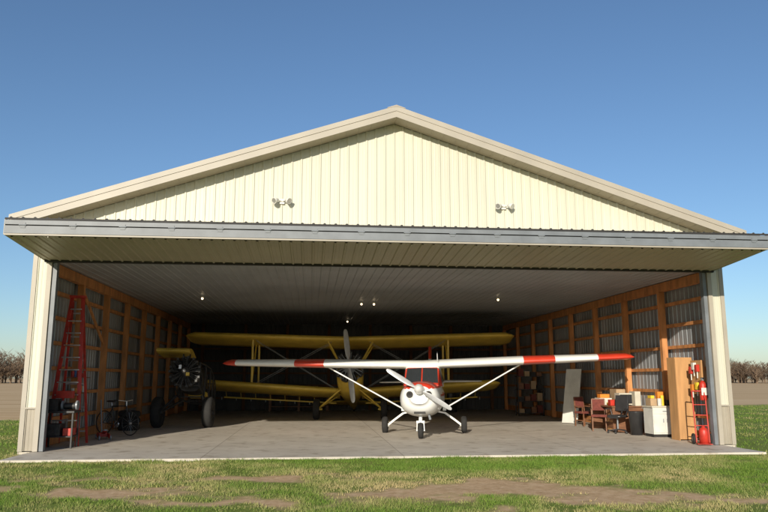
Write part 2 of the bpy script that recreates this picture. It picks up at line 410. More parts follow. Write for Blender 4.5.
b.path([(.45,-.6,2.1),(.45,-.55,2.35)],.008,m=2)
b.build('cowl_openings',A,['dark','white','alu'])
cu=bpy.data.curves.new('registration_letters','FONT'); cu.body='N7145'; cu.size=.34; cu.extrude=.001; cu.align_x='CENTER'
t=bpy.data.objects.new('registration_letters',cu); S.collection.objects.link(t); t.parent=A
t.location=(4.45,.35,1.985); t.rotation_euler=Euler((R(180-1.5),R(-1.55),0)); cu.materials.append(M['blkpaint'])

# ------------------------------------------------------------------ radial engine helper
def radial(b,c,r,n=9,mi=0,ma=1):
    c=Vector(c)
    b.lathe(c+Vector((0,-.22,0)),(0,1,0),[(0,.001),(0,.10),(.06,.16),(.12,r*.44),(.34,r*.46),(.40,r*.3),(.4,.001)],24,ma)
    for i in range(n):
        a=2*math.pi*i/n+math.pi/2; d=Vector((math.cos(a),0,math.sin(a)))
        q=[(r*.38,r*.18)]
        rr=r*.44
        while rr<r*.86:
            q+=[(rr,r*.19),(rr,r*.235),(rr+.018,r*.235),(rr+.018,r*.19)]; rr+=.042
        q+=[(r*.88,r*.23),(r*.97,r*.2),(r,.07),(r,.001)]
        b.lathe(c,d,q,14,mi)
        side=Vector((-d.z,0,d.x))
        for sg in(-1,1):
            b.tube(c+d*r*.32+side*.035*sg+Vector((0,-.18,0)),c+d*r*.92+side*.07*sg+Vector((0,-.16,0)),.014,n=6,m=ma)
            b.box(c+d*r*.95+side*.07*sg+Vector((0,-.12,0)),(.07,.1,.07),mi)
    b.lathe(c+Vector((0,.14,0)),(0,1,0),[(0,r*.8),(-.03,r*.86),(.05,r*.9),(.07,r*.84),(0,r*.8)],26,ma)
# ------------------------------------------------------------------ YELLOW AGRICULTURAL BIPLANE
B=empty('yellow_biplane',(-1.33,28.4,0),(-11,0,1.0))
b=MB()
sec=[(-1.35,1.72,.42,.42),(-1.2,1.68,.50,.52),(-.7,1.62,.52,.62),(0,1.6,.52,.68),(.9,1.65,.50,.72),(1.8,1.62,.44,.62),(3.2,1.55,.32,.45),(5,1.5,.18,.28),(6.6,1.5,.05,.16)]
b.loft([ring(y,z,w,h,3.2,24) for y,z,w,h in sec])
b.loft([ring(y,z,w,h,2.6,16) for y,z,w,h in((.2,2.2,.25,.1),(.7,2.4,.34,.3),(1.3,2.45,.34,.32),(2.2,2.15,.2,.15))],m=1)
b.build('fuselage',B,['yellow','glass'])
b=MB()
xs=[0,.5,1.5,3,4.5,5.7,6.2,6.45,6.56]
def wr(x,y,z,ch,a,half):
    f=max(0,(a-(half-.35))/.35); f=min(1,f)
    return wing_ring(x,y+ch*.15*f*f,z,ch*(1-.4*f*f),1.3*(1-.8*f*f),2.5)
b.loft([wr(x,-.85,3.02+abs(x)*math.tan(R(1.7)),1.55,abs(x),6.56) for x in [-q for q in xs[::-1]]+xs[1:]])
xl=[.45,1.5,3,4.5,5.3,5.6,5.85,5.96]
for s in(-1,1):
    b.loft([wr(s*x,-.45,1.02+x*math.tan(R(3.6)),1.5,x,5.96) for x in xl])
    b.loft([wing_ring(s*x,y,1.62,c,.7,0) for x,y,c in((.05,5.6,1.2),(1.2,5.75,1.0),(1.9,6.0,.7),(2.0,6.1,.4))])
b.loft([fin_ring(z,y,c,.12) for z,y,c in((1.6,5.3,1.6),(2.2,5.7,1.3),(2.8,6.1,1.0),(2.95,6.25,.6))])
b.build('wings_and_tail',B,['yellow'])
b=MB()
for s in(-1,1):
    for x in(3.9,):
        zl=1.05+x*math.tan(R(3.6)); zu=3.0+x*math.tan(R(1.7))
        b.tube((s*x,-.2,zl),(s*x,-.55,zu),.045,flat=.5); b.tube((s*(x-.12),.7,zl),(s*(x-.12),.35,zu),.045,flat=.5); b.tube((s*x,-.2,zl+.05),(s*x,.35,zu-.05),.03)
    b.tube((s*.42,-.7,2.1),(s*.9,-.6,3.0),.035); b.tube((s*.42,.2,2.2),(s*.9,.2,3.0),.035);b.tube((s*.42,-.7,2.1),(s*.9,.2,3.0),.02)
    for dy in(-.15,.1):
        b.tube((s*.5,-.2+dy,1.1),(s*3.85,-.5+dy,3.08),.008,n=5,m=1); b.tube((s*.7,-.5+dy,2.98),(s*3.85,-.1+dy,1.32),.008,n=5,m=1)
    b.tube((s*.35,-.5,1.1),(s*1.25,0,.42),.05,flat=.6); b.tube((s*.35,.5,1.1),(s*1.25,0,.42),.04,flat=.6); b.tube((s*1.1,0,.40),(s*1.45,0,.38),.04)
    b.tube((s*.6,1.05,.80),(s*5.2,1.05,1.05),.03,m=0)
    for x in np.arange(.9,5.2,.6): 
        b.tube((s*x,1.05,.80+(x-.6)*.054),(s*x,.85,.98+x*.05),.012,n=6)
        b.tube((s*(x+.2),1.07,.80+(x-.4)*.054),(s*(x+.2),1.1,.70+(x-.4)*.054),.018,n=6,m=1)
b.build('struts_and_booms',B,['yellow','steel'])
b=MB()
for s in(-1,1): b.wheel((s*1.33,0,.40),(1,0,0),.40,.26)
b.wheel((0,6.3,1.4),(1,0,0),.15,.1); b.tube((0,6.3,1.4),(0,6.1,1.5),.03,m=1)
b.build('wheels',B,['tyre','whitedull'])
b=MB(); radial(b,(0,-1.62,1.72),.58); b.build('radial_engine',B,['iron','steel'])
b=MB()
b.lathe((0,-2.12,1.72),(0,1,0),[(0,.002),(.03,.06),(.12,.09),(.28,.1),(.3,.001)],16,0)
blade(b,(0,-2.0,1.72),97,1.40,.24,0); blade(b,(0,-2.0,1.72),-83,1.40,.24,0)
b.build('propeller',B,['prop'])

# ------------------------------------------------------------------ dismantled radial-engine airplane
C=empty('dismantled_radial_airplane',(-6.6,23.7,0),(-9,0,4))
b=MB(); ex=.22; radial(b,(ex,-1.15,1.62),.49)
b.lathe((ex,-1.55,1.62),(0,1,0),[(0,.001),(0,.05),(.1,.07),(.2,.07)],14,2)
b.box((ex+.12,-1.42,1.52),(.1,.08,.1),3); b.box((ex-.13,-1.40,1.75),(.08,.08,.12),2)
b.build('radial_engine',C,['iron','blkpaint','alu','yellow'])
b=MB()
fr=[(-.85,.38,1.25,1.98),(0,.42,1.0,2.05),(.9,.42,.98,2.1),(1.8,.38,1.02,2.0),(2.8,.3,1.1,1.85),(3.6,.2,1.15,1.7)]
for i,(y,w,z0,z1) in enumerate(fr):
    q=[(-w+ex,y,z0),(w+ex,y,z0),(w+ex,y,z1),(-w+ex,y,z1)]
    for j in range(4): b.tube(q[j],q[(j+1)%4],.02,n=7)
    if i:
        for j in range(4): b.tube(q[j],pq[j],.022,n=7)
        b.tube(q[0],pq[3],.014,n=6);b.tube(q[1],pq[2],.014,n=6)
    pq=q
b.lathe((ex,-.88,1.62),(0,1,0),[(0,.001),(0,.42),(.03,.42),(.03,.001)],22,0)
for s in(-1,1):
    b.tube((ex+s*.4,-.3,1.0),(s*.82,0,.45),.055,flat=.7); b.tube((ex+s*.4,.8,1.0),(s*.82,0,.45),.04); b.tube((s*.7,0,.46),(s*1.0,0,.46),.045)
b.build('tube_fuselage',C,['blkpaint'])
b=MB()
b.loft([ring(y,z,w,h,3,20,x=ex) for y,z,w,h in((-.35,1.55,.38,.42),(.0,1.55,.38,.46),(.7,1.6,.38,.46))],m=0)
b.bx(-.3+ex,.3+ex,1.0,1.6,1.15,1.3,1)
b.loft([wing_ring(x,-.2,2.50+(-x)*.02,1.2,1.2,1) for x in(-1.0,-.6,.1)],m=1)
for x in(-.15,.08): b.tube((x,.0,2.0),(x,.1,2.50),.025)
b.build('hopper_tank_and_wing_stub',C,['blkpaint','yellow'])
b=MB()
for s in(-1,1): b.wheel((s*.82,0,.50),(1,0,0),.50,.32)
b.wheel((ex,3.5,.76),(1,0,0),.18,.1); b.tube((ex,3.5,.8),(ex,3.6,1.2),.03)
b.build('wheels',C,['tyre','iron'])

# ------------------------------------------------------------------ left side items
E=empty('red_step_ladder',(-7.72,17.75,0),(0,0,8))
b=MB(); Hh=3.6
for s in(-1,1):
    b.beam((s*.36,-.5,0),(s*.13,0,Hh),.035,.09,0,up=(1,0,0)); b.beam((s*.34,.45,0),(s*.12,.06,Hh-.1),.03,.06,0,up=(1,0,0))
n=11
for i in range(1,n+1):
    f=i/(n+1); b.box((0,-.5*(1-f),Hh*f),(2*(.36-.23*f)-.03,.09,.03),1)
    if i%2: b.box((0,.45-.39*f,(Hh-.1)*f),(2*(.34-.22*f)-.03,.02,.04),1)
b.box((0,.02,Hh+.02),(.36,.22,.06),0)
for s in(-1,1): b.beam((s*.25,-.25,Hh*.5),(s*.24,.3,Hh*.5),.01,.03,1)
b.build('ladder_frame',E,['redtool','alu'],.004)

E=empty('tool_stand',(-7.55,16.95,0),(0,0,6))
b=MB()
b.bx(-.36,.36,-.25,.25,.80,.85,0)
for x in(-.32,.32):
    for y in(-.21,.21): b.bx(x-.02,x+.02,y-.02,y+.02,0,.80,0)
b.bx(-.33,.33,-.22,.22,.25,.28,0)
b.bx(-.30,.05,-.2,.18,.281,.55,1); b.bx(.1,.3,-.15,.15,.281,.45,2)
b.bx(-.3,-.05,-.18,.12,.851,1.12,1); b.tube((-.3,-.03,1.0),(-.38,-.03,1.0),.09,n=16,m=3)
b.tube((.06,0,.95),(.30,0,.95),.08,n=16,m=1); b.tube((.00,0,.97),(.04,0,.97),.11,n=18,m=3); b.tube((.32,0,.97),(.36,0,.97),.11,n=18,m=3)
b.bx(-.2,.2,.1,.2,1.13,1.3,2)
b.build('stand',E,['blkpaint','iron','redtool','steel'],.005)
E=empty('wall_shelf',(-8.13,18.7,0),(0,0,ha))
b=MB()
for z in(1.2,1.6): b.bx(.0,.28,-.5,.6,z,z+.025,0)
for i in range(10):
    y=-.42+i*.1; h=.1+.14*random.random(); z=1.226 if i%2 else 1.626
    b.tube((.14,y,z),(.14,y,z+h),.04,n=12,m=1+i%4)
b.build('shelf',E,['brown','redtool','whitedull','blue','orange'])

E=empty('floor_jack',(-7.45,19.3,0),(0,0,30))
b=MB()
for s in(-1,1):
    b.beam((s*.12,-.3,.09),(s*.12,.3,.11),.02,.1,0)
    b.wheel((s*.14,-.28,.06),(1,0,0),.06,.04,1,1); b.wheel((s*.14,.28,.05),(1,0,0),.05,.04,1,1)
b.bx(-.1,.1,.05,.3,.06,.16,0); b.beam((0,.1,.14),(0,-.25,.24),.09,.04,0); b.tube((0,-.26,.24),(0,-.26,.27),.06,m=1); b.tube((0,.28,.14),(0,.75,1.0),.017,m=1)
b.build('jack',E,['redtool','steel'])

E=empty('bicycle',(-7.62,20.7,0),(0,0,62))
b=MB(); r=.34
for y in(-.52,.52):
    b.lathe((0,y,r),(1,0,0),[(0,r-.03),(-.02,r-.015),(0,r),(.02,r-.015),(0,r-.03)],32,0)
    b.tube((-.04,y,r),(.04,y,r),.025,m=1)
    for i in range(14):
        a=2*math.pi*i/14; b.tube((0,y,r),(0,y+math.cos(a)*(r-.02),r+math.sin(a)*(r-.02)),.0025,n=4,m=1)
bb=(0,.07,.30);seat=(0,.24,.80);hd=(0,-.34,.82);hd2=(0,-.38,.66)
for p,q in((bb,seat),(seat,hd),(bb,hd2),(hd,hd2)): b.tube(p,q,.017,m=0)
for s in(-1,1):
    b.tube((0,.07,.30),(s*.05,.52,r),.01,m=0); b.tube((0,.22,.74),(s*.05,.52,r),.009,m=0); b.tube((s*.03,-.385,.64),(s*.05,-.52,r),.012,m=0)
    b.tube((s*.04,.07,.30),(s*.05,.07+s*.11,.30-s*.11),.009,m=1); b.box((s*.1,.07+s*.11,.30-s*.11),(.09,.07,.02),0)
    b.tube((0,-.33,.95),(s*.26,-.28,.98),.012,m=1); b.tube((s*.26,-.28,.98),(s*.30,-.16,.98),.016,m=0)
b.tube(hd,(0,-.33,.95),.015,m=1); b.tube(seat,(0,.27,.92),.013,m=1)
b.loft([ring(y,.94,w,.03,2,12) for y,w in((.12,.02),(.2,.04),(.32,.08),(.4,.07))],m=0)
b.lathe((.05,.07,.30),(1,0,0),[(0,.001),(0,.09),(.006,.09),(.006,.001)],20,1)
b.build('bicycle_frame',E,['blkpaint','alu'])

E=empty('tyre_stack',(-7.95,22.6,0))
b=MB()
for i in range(3): b.wheel((0,0,.1+i*.2),(0.02*i,0,1),.33,.2)
b.build('tyres',E,['tyre','steel'])

# ------------------------------------------------------------------ right side items
E=empty('wooden_cabinet',(7.92,18.95,0),(0,0,ha))
b=MB()
b.bx(-.24,-.215,-.02,.40,0.0,2.14,0); b.bx(.215,.24,-.02,.40,0,2.14,0); b.bx(-.214,.214,-.02,.4,2.115,2.14,0); b.bx(-.214,.214,.38,.4,0.02,2.114,0)
for z in(.05,.45,.85,1.25,1.65): b.bx(-.214,.214,0,.379,z,z+.02,0)
b.bx(-.238,.21,-.045,-.022,.03,2.12,0)
b.bx(.15,.17,-.07,-.046,1.0,1.12,1)
b.build('cabinet_body',E,['ply','steel'],.003)

E=empty('hand_truck',(7.78,17.75,0),(0,0,-12))
b=MB()
for s in(-1,1):
    b.path([(s*.15,.0,.05),(s*.15,.12,1.05),(s*.14,.22,1.28)],.016,m=0); b.wheel((s*.19,.12,.13),(1,0,0),.13,.07,1,2)
b.tube((-.14,.22,1.28),(.14,.22,1.28),.016)
for z in(.2,.45,.7,.95): b.tube((-.15,.12*z+.0,z),(.15,.12*z,z),.012)
b.tube((-.22,.12,.13),(.22,.12,.13),.012,m=2)
b.box((0,-.11,.03),(.34,.24,.012),0)
b.lathe((0,-.12,.04),(0,0,1),[(0,.001),(0,.11),(.3,.11),(.36,.08),(.38,.04),(.42,.04),(.42,.001)],18,3)
b.build('truck_frame',E,['redtool','tyre','alu','redtool'])
E=empty('fire_extinguisher',(7.98,18.0,0),(0,0,ha))
b=MB()
b.lathe((0,0,1.05),(0,0,1),[(0,.001),(0,.07),(.02,.085),(.40,.085),(.46,.05),(.48,.025),(.52,.025),(.52,.001)],18,0)
b.box((0,-.02,1.60),(.03,.16,.03),1); b.box((0,.0,1.57),(.05,.06,.06),2); b.path([(0,.03,1.56),(.06,.1,1.45),(.09,.06,1.2)],.013,m=1)
b.bx(-.09,.09,-.088,-.084,1.18,1.36,3); b.bx(.08,.16,-.03,.03,1.1,1.5,2)
b.build('extinguisher',E,['redtool','blkpaint','steel','whitedull'])
E=empty('tool_rack',(8.02,18.42,0),(0,0,ha))
b=MB()
b.bx(.0,.1,-.25,.25,1.2,2.05,0)
for i,(y,z,mm) in enumerate([(-.15,1.85,1),(0,1.9,2),(.15,1.8,1),(-.1,1.4,3),(.12,1.35,4)]):
    b.box((-.05,y,z),(.08,.1,.18),mm); b.tube((-.05,y,z-.09),(-.05,y,z-.25),.015,m=2)
b.build('rack',E,['ply','redtool','whitedull','ylw','orange'],.004)
E=empty('coiled_extension_cord',(8.1,20.2,0),(0,0,ha))
b=MB()
for j in range(5):
    pts=[(-.02-.012*j,.17*math.sin(t)*(1+.06*j),1.55+.21*math.cos(t)*(1+.05*j)) for t in np.linspace(0,2*math.pi,25)]
    b.path(pts,.009,6,0)
b.build('cord',E,['orange'])

E=empty('white_base_cabinet',(7.72,20.2,0),(0,0,ha))
b=MB()
b.bx(-.36,.30,-.28,.28,.08,.80,0); b.bx(-.34,.28,-.22,.26,0,.08,2); b.bx(-.39,.31,-.31,.30,.801,.84,1)
b.bx(-.34,-.04,-.30,-.282,.12,.60,0);b.bx(-.02,.28,-.30,-.282,.12,.60,0);b.bx(-.09,-.07,-.32,-.302,.40,.5,3);b.bx(.01,.03,-.32,-.302,.40,.5,3)
b.bx(-.34,.28,-.30,-.282,.63,.77,0); b.bx(-.09,.03,-.32,-.302,.69,.71,3)
b.build('cabinet_body',E,['whitedull','beige','dark','steel'],.004)
b=MB()
b.bx(-.34,-.16,-.15,.15,.842,1.04,0); b.tube((-.06,-.1,.842),(-.06,-.1,1.04),.06,m=1); b.tube((.07,.0,.842),(.07,0,1.12),.05,m=2); b.bx(.15,.28,-.1,.2,.842,1.0,3); b.bx(-.3,-.2,-.1,.1,1.042,1.12,2); b.bx(.0,.2,.1,.25,.842,1.22,4)
b.build('items_on_top',E,['card','whitedull','ylw','blkpaint','orange'],.004)

E=empty('waste_bin',(7.22,20.75,0))
b=MB(); b.lathe((0,0,0),(0,0,1),[(0,.001),(0,.16),(.62,.21),(.64,.225),(.66,.22),(.64,.2),(.05,.15)],22,0); b.build('bin',E,['blkpaint'])

E=empty('office_desk',(7.28,22.6,0),(0,0,ha))
b=MB()
b.bx(-.55,.45,-.9,.9,.73,.77,0)
b.bx(-.51,.41,-.86,-.82,.0,.73,0); b.bx(-.51,.41,.82,.86,0,.73,0); b.bx(.37,.40,-.82,.82,.1,.73,0)
b.bx(-.48,-.1,-.815,-.35,.05,.729,1)
for z in(.12,.34,.55): b.bx(-.498,-.481,-.79,-.38,z,z+.17,0)
b.build('desk_body',E,['brown','ply'],.004)
b=MB()
b.bx(-.25,.15,-.8,-.45,.80,1.15,0); b.bx(-.24,.14,-.815,-.801,.84,1.11,1); b.bx(-.15,.1,-.7,-.5,.771,.80,0)
b.bx(.22,.40,-.85,-.45,.771,1.2,0)
b.bx(-.5,-.1,.1,.5,.771,.98,2); b.bx(-.3,.2,-.2,.05,.771,.85,3); b.bx(.1,.4,.2,.7,.771,1.25,4); b.bx(-.45,-.15,.15,.4,.981,1.1,5); b.bx(-.45,-.3,-.6,-.4,.771,.95,6)
b.build('computer_and_boxes',E,['beige','blkpaint','whitedull','ylw','card','orange','redtool'],.006)

def chair(name,loc,rz,cm_):
    E=empty(name,loc,(0,0,rz)); b=MB()
    for x in(-.2,.2):
        b.beam((x,-.2,0),(x*.95,-.19,.44),.035,.035,1); b.beam((x,.22,0),(x*.95,.2,.45),.035,.035,1); b.beam((x*.95,.2,.45),(x*.95,.27,.95),.035,.035,1)
        b.beam((x*1.1,-.2,.64),(x*1.1,.22,.66),.05,.03,1); b.beam((x*1.1,-.18,.44),(x*1.1,-.18,.63),.03,.03,1)
        b.beam((x,-.18,.2),(x,.2,.2),.02,.03,1)
    b.box((0,0,.46),(.46,.46,.07),0); b.box((0,.25,.77),(.36,.06,.34),0,(-8,0,0))
    b.beam((-.2,.27,.95),(.2,.27,.95),.03,.04,1)
    b.build('chair_body',E,[cm_,'brown'],.012)
chair('wooden_armchair',(6.62,22.3,0),-15,'maroon')
chair('wooden_armchair.001',(6.75,24.4,0),25,'maroon')
E=empty('office_chair',(6.88,21.35,0),(0,0,-50))
b=MB()
for i in range(5):
    a=2*math.pi*i/5; b.beam((0,0,.12),(.28*math.cos(a),.28*math.sin(a),.08),.04,.03,0); b.sphere((.28*math.cos(a),.28*math.sin(a),.035),.035,0,8)
b.tube((0,0,.1),(0,0,.45),.025,m=1)
b.loft([ring(y,.49,w,.045,3,16) for y,w in((-.24,.16),(-.2,.23),(.2,.24),(.24,.18))],m=0)
b.beam((0,.2,.46),(0,.28,.7),.05,.02,0); b.box((0,.29,.86),(.42,.07,.46),0,(-8,0,0))
for s in(-1,1): b.path([(s*.22,.1,.48),(s*.28,.1,.68)],.015); b.box((s*.28,0,.70),(.05,.26,.03),0)
b.build('chair_body',E,['blkpaint','steel'],.012)

E=empty('leaning_panels',(7.05,26.6,0),(0,0,ha))
b=MB()
for i in range(4):
    b.box((-.34+i*.15,-.6+i*.33,.97),(.03,.62-.05*i,1.95),i%2, (0,13,38))
b.build('panels',E,['whitedull','beige'],.003)

E=empty('storage_shelf',(6.3,31.2,0),(0,0,ha))
b=MB()
for x in(-.55,.55):
    for y in(-.2,.2): b.bx(x-.02,x+.02,y-.02,y+.02,0,1.7,0)
for z in(.1,.6,1.1,1.65):
    b.bx(-.57,.57,-.22,.22,z,z+.03,0)
    for j in range(4):
        h=.15+.2*random.random(); b.bx(-.5+j*.27,-.28+j*.27,-.15,.15,z+.031,z+.031+h,1+(j+int(z*10))%4)
b.build('shelf_unit',E,['blkpaint','maroon','card','iron','brown'],.003)

E=empty('workbench',(-4.2,35.6,0),(0,0,ha))
b=MB(); b.bx(-1.5,1.5,-.35,.35,.86,.92,0)
for x in(-1.4,0,1.4):
    for y in(-.28,.28): b.bx(x-.05,x+.05,y-.05,y+.05,0,.86,0)
b.bx(-1.4,1.4,-.3,.3,.2,.23,0)
for j in range(8): 
    h=.15+.25*random.random(); b.bx(-1.3+j*.33,-1.05+j*.33,-.2,.1,.921,.921+h,1+j%4)
b.build('bench',E,['brown','iron','blue','card','steel'])
for i,(x,y,mm) in enumerate(((3.2,34.6,'blkpaint'),(2.4,34.9,'iron'))):
    E=empty('oil_drum' if i==0 else 'oil_drum.%03d'%i,(x,y,0)); b=MB()
    b.lathe((0,0,0),(0,0,1),[(0,.001),(0,.29),(.02,.3),(.3,.29),(.31,.305),(.33,.29),(.6,.29),(.61,.305),(.63,.29),(.87,.3),(.9,.3),(.9,.28),(.88,.28),(.88,.001)],26,0); b.build('drum',E,[mm])

# ------------------------------------------------------------------ GROUND
def vnoise(x,y,seed=0):
    xi=np.floor(x).astype(np.int64);yi=np.floor(y).astype(np.int64);xf=x-xi;yf=y-yi
    def h(a,b_):
        n=(a*374761393+b_*668265263+seed*1442695)&0x7fffffff; n=((n^(n>>13))*1274126177)&0x7fffffff; return ((n^(n>>16))&0xffff)/65535.
    u=xf*xf*(3-2*xf);v=yf*yf*(3-2*yf)
    return (h(xi,yi)*(1-u)+h(xi+1,yi)*u)*(1-v)+(h(xi,yi+1)*(1-u)+h(xi+1,yi+1)*u)*v
def fbm(x,y,sc,seed=0,o=4):
    r=0;a=.5;t=0
    for i in range(o): r=r+a*vnoise(x*sc*2**i+17.3*i,y*sc*2**i-9.1*i,seed+i);t+=a;a*=.55
    return r/t
def dirt(x,y):
    n=fbm(x,y*1.5,.6,3,5)
    d=(n-.50)*2.4
    for cx,cy,rx,ry,w in((.9,10.9,2.0,1.1,1.1),(-4.6,10.8,2.0,.6,.9),(4.8,10.4,2.4,.6,.9),(-1.8,9.7,1.2,.5,.6),(7.2,11.4,1.4,.5,.7),(3.2,12.2,1.4,.4,.6),(-2.4,12.2,1.0,.3,.5)):
        e=((x-cx)/rx)**2+((y-cy)/ry)**2
        d=d+w*np.exp(-e)*(.25+1.3*fbm(x,y,1.6,9,4))
    d=d+.9*(fbm(x,y,3.2,21,3)-.5)
    d=d-.5*np.clip((y-12.6)/1.2,0,1)
    return np.clip((d-.24)*2.0,0,1)
def axis_coords(a,b_,st,far0,far1):
    c=list(np.arange(a,b_+1e-6,st)); s_=st;x=a;lo=[]
    while x>far0: s_*=1.25;x-=s_;lo.append(x)
    s_=st;x=b_;hi=[]
    while x<far1: s_*=1.25;x+=s_;hi.append(x)
    return np.array(lo[::-1]+c+hi)
gx=axis_coords(-13,13,.08,-1500,1500);gy=axis_coords(7.5,18,.08,-300,2500)
XX,YY=np.meshgrid(gx,gy);dm=dirt(XX,YY)
near=(np.abs(XX)<16)&(YY<20)
ZZ=-.045+np.where(near,.03*(fbm(XX,YY,1.2,5,4)-.5)-.006*dm,0)
nx,ny=len(gx),len(gy)
V=np.stack([XX,YY,ZZ],-1).reshape(-1,3)
idx=np.arange(nx*ny).reshape(ny,nx)
F=np.stack([idx[:-1,:-1],idx[:-1,1:],idx[1:,1:],idx[1:,:-1]],-1).reshape(-1,4)
def npmesh(name,V,F,n):
    me=bpy.data.meshes.new(name);me.vertices.add(len(V));me.vertices.foreach_set('co',V.astype(np.float32).ravel())
    me.loops.add(F.size);me.loops.foreach_set('vertex_index',F.astype(np.int32).ravel())
    me.polygons.add(len(F));me.polygons.foreach_set('loop_start',np.arange(len(F),dtype=np.int32)*n)
    me.update(calc_edges=True);me.validate();return me
me=npmesh('ground',V,F,4)
at=me.attributes.new('dirt','FLOAT','POINT');at.data.foreach_set('value',dm.astype(np.float32).ravel())
me.polygons.foreach_set('use_smooth',[True]*len(F))
def groundmat():
    m=bpy.data.materials.new('ground_soil');m.use_nodes=True;nt=m.node_tree;N=nt.nodes;L=nt.links;bs=N['Principled BSDF'];bs.inputs['Roughness'].default_value=.95;bs.inputs['Specular IOR Level'].default_value=.05
    geo=N.new('ShaderNodeNewGeometry')
    def noise(sc,det=6,rough=.6):
        n=N.new('ShaderNodeTexNoise');n.inputs['Scale'].default_value=sc;n.inputs['Detail'].default_value=det;n.inputs['Roughness'].default_value=rough;L.new(geo.outputs['Position'],n.inputs['Vector']);return n.outputs['Fac']
    def ramp(f,stops):
        r=N.new('ShaderNodeValToRGB');cr_=r.color_ramp
        while len(cr_.elements)<len(stops):cr_.elements.new(.5)
        for e,(p,c) in zip(cr_.elements,stops):e.position=p;e.color=(*c,1)
        L.new(f,r.inputs['Fac']);return r.outputs['Color']
    def mix(f,a,b_):
        x=N.new('ShaderNodeMixRGB');L.new(f,x.inputs[0]);L.new(a,x.inputs[1]);L.new(b_,x.inputs[2]);return x.outputs[0]
    def math_(op,a,b_):
        x=N.new('ShaderNodeMath');x.operation=op
        for i,q in enumerate((a,b_)):
            if isinstance(q,(int,float)):x.inputs[i].default_value=q
            else:L.new(q,x.inputs[i])
        return x.outputs[0]
    grass=ramp(noise(6,8,.7),[(.3,(.10,.15,.028)),(.5,(.17,.22,.045)),(.68,(.30,.27,.10))])
    g2=ramp(noise(.5,4),[(.35,(.13,.20,.035)),(.65,(.22,.26,.065))])
    grass=mix(math_('MULTIPLY',noise(1.5),.7),grass,g2)
    dr=ramp(noise(9,8,.7),[(.3,(.44,.28,.145)),(.55,(.62,.43,.25)),(.75,(.74,.55,.35))])
    atn=N.new('ShaderNodeAttribute');atn.attribute_name='dirt'
    near_=mix(atn.outputs['Fac'],grass,dr)
    sp=N.new('ShaderNodeSeparateXYZ');L.new(geo.outputs['Position'],sp.inputs[0])
    q=math_('SUBTRACT',sp.outputs['Y'],math_('ADD',math_('MULTIPLY',sp.outputs['X'],.417),34.5))
    q=math_('ADD',q,math_('MULTIPLY',math_('SUBTRACT',noise(.6),.5),6))
    cl=N.new('ShaderNodeMath');cl.operation='MULTIPLY';cl.use_clamp=True;L.new(q,cl.inputs[0]);cl.inputs[1].default_value=.6
    mp=N.new('ShaderNodeMapping');mp.inputs['Scale'].default_value=(.06,1.2,1);L.new(geo.outputs['Position'],mp.inputs['Vector'])
    nf=N.new('ShaderNodeTexNoise');nf.inputs['Scale'].default_value=1.0;nf.inputs['Detail'].default_value=8;nf.inputs['Roughness'].default_value=.7;L.new(mp.outputs[0],nf.inputs['Vector'])
    fld=ramp(nf.outputs['Fac'],[(.3,(.42,.26,.125)),(.5,(.60,.42,.23)),(.7,(.74,.56,.35))])
    L.new(mix(cl.outputs[0],near_,fld),bs.inputs['Base Color'])
    bp=N.new('ShaderNodeBump');bp.inputs['Strength'].default_value=.22;bp.inputs['Distance'].default_value=.02;L.new(noise(25,8,.75),bp.inputs['Height']);L.new(bp.outputs['Normal'],bs.inputs['Normal'])
    return m
me.materials.append(groundmat())
go=bpy.data.objects.new('ground',me);S.collection.objects.link(go)

def leafmat(name):
    m=bpy.data.materials.new(name);m.use_nodes=True;nt=m.node_tree;N=nt.nodes;L=nt.links;bs=N['Principled BSDF'];bs.inputs['Roughness'].default_value=.7;bs.inputs['Specular IOR Level'].default_value=.15
    a=N.new('ShaderNodeAttribute');a.attribute_name='col';L.new(a.outputs['Color'],bs.inputs['Base Color'])
    return m
def in_slab(x,y,pad=0):
    a=R(ha);dx,dy=x-hx,y-hy;u=dx*math.cos(a)+dy*math.sin(a);v=-dx*math.sin(a)+dy*math.cos(a)
    return ((np.abs(u+.0)<8.03+pad)&(v>-1.66-pad)&(v<0))|((np.abs(u)<8.36+pad)&(v>=0))
def blades(n,x0,x1,y0,y1):
    x=rng.uniform(x0,x1,n);y=rng.uniform(y0,y1,n)
    d=dirt(x,y);cl=fbm(x,y,2.6,31,3)
    keep=(rng.random(n)>d*1.25)&(rng.random(n)<np.clip((cl-.22)*2.2,.06,1))&~in_slab(x,y,-.06*fbm(x,y,4,77,2))
    keep&=(y< 34.5+.417*x+3*(cl-.5))
    return x[keep],y[keep],d[keep],cl[keep]
allV=[];allC=[]
for n,x0,x1,y0,y1,h0,h1,w0 in((540000,-10.5,10.5,8.3,15.6,.012,.058,.0085),(60000,-24,-7.2,13.5,34,.02,.07,.018),(75000,8,27,14,45,.02,.07,.02)):
    x,y,d,cl=blades(n,x0,x1,y0,y1);m_=len(x)
    h=(h0+(h1-h0)*rng.random(m_)**1.8)*(.4+1.1*cl)*(1-.5*d);w=w0*(.6+.8*rng.random(m_));a=rng.uniform(0,2*np.pi,m_);ln=rng.uniform(.2,1.3,m_)*h;la=rng.uniform(0,2*np.pi,m_)
    z=-.05+0*x
    P=np.zeros((m_,3,3))
    P[:,0]=np.stack([x-np.cos(a)*w/2,y-np.sin(a)*w/2,z],-1);P[:,1]=np.stack([x+np.cos(a)*w/2,y+np.sin(a)*w/2,z],-1)
    P[:,2]=np.stack([x+np.cos(la)*ln,y+np.sin(la)*ln,z+h+.012],-1)
    dry=np.clip((fbm(x,y,.8,44,4)-.5)*2.4+.16+.5*(rng.random(m_)-.5)+.5*d,0,1)[:,None]
    g1=np.array([.09,.18,.025]);g2=np.array([.19,.27,.045]);s1=np.array([.48,.38,.19])
    t=rng.random(m_)[:,None];c=g1*(1-t)+g2*t;c=c*(1-dry)+s1*dry
    allV.append(P.reshape(-1,3));allC.append(c)
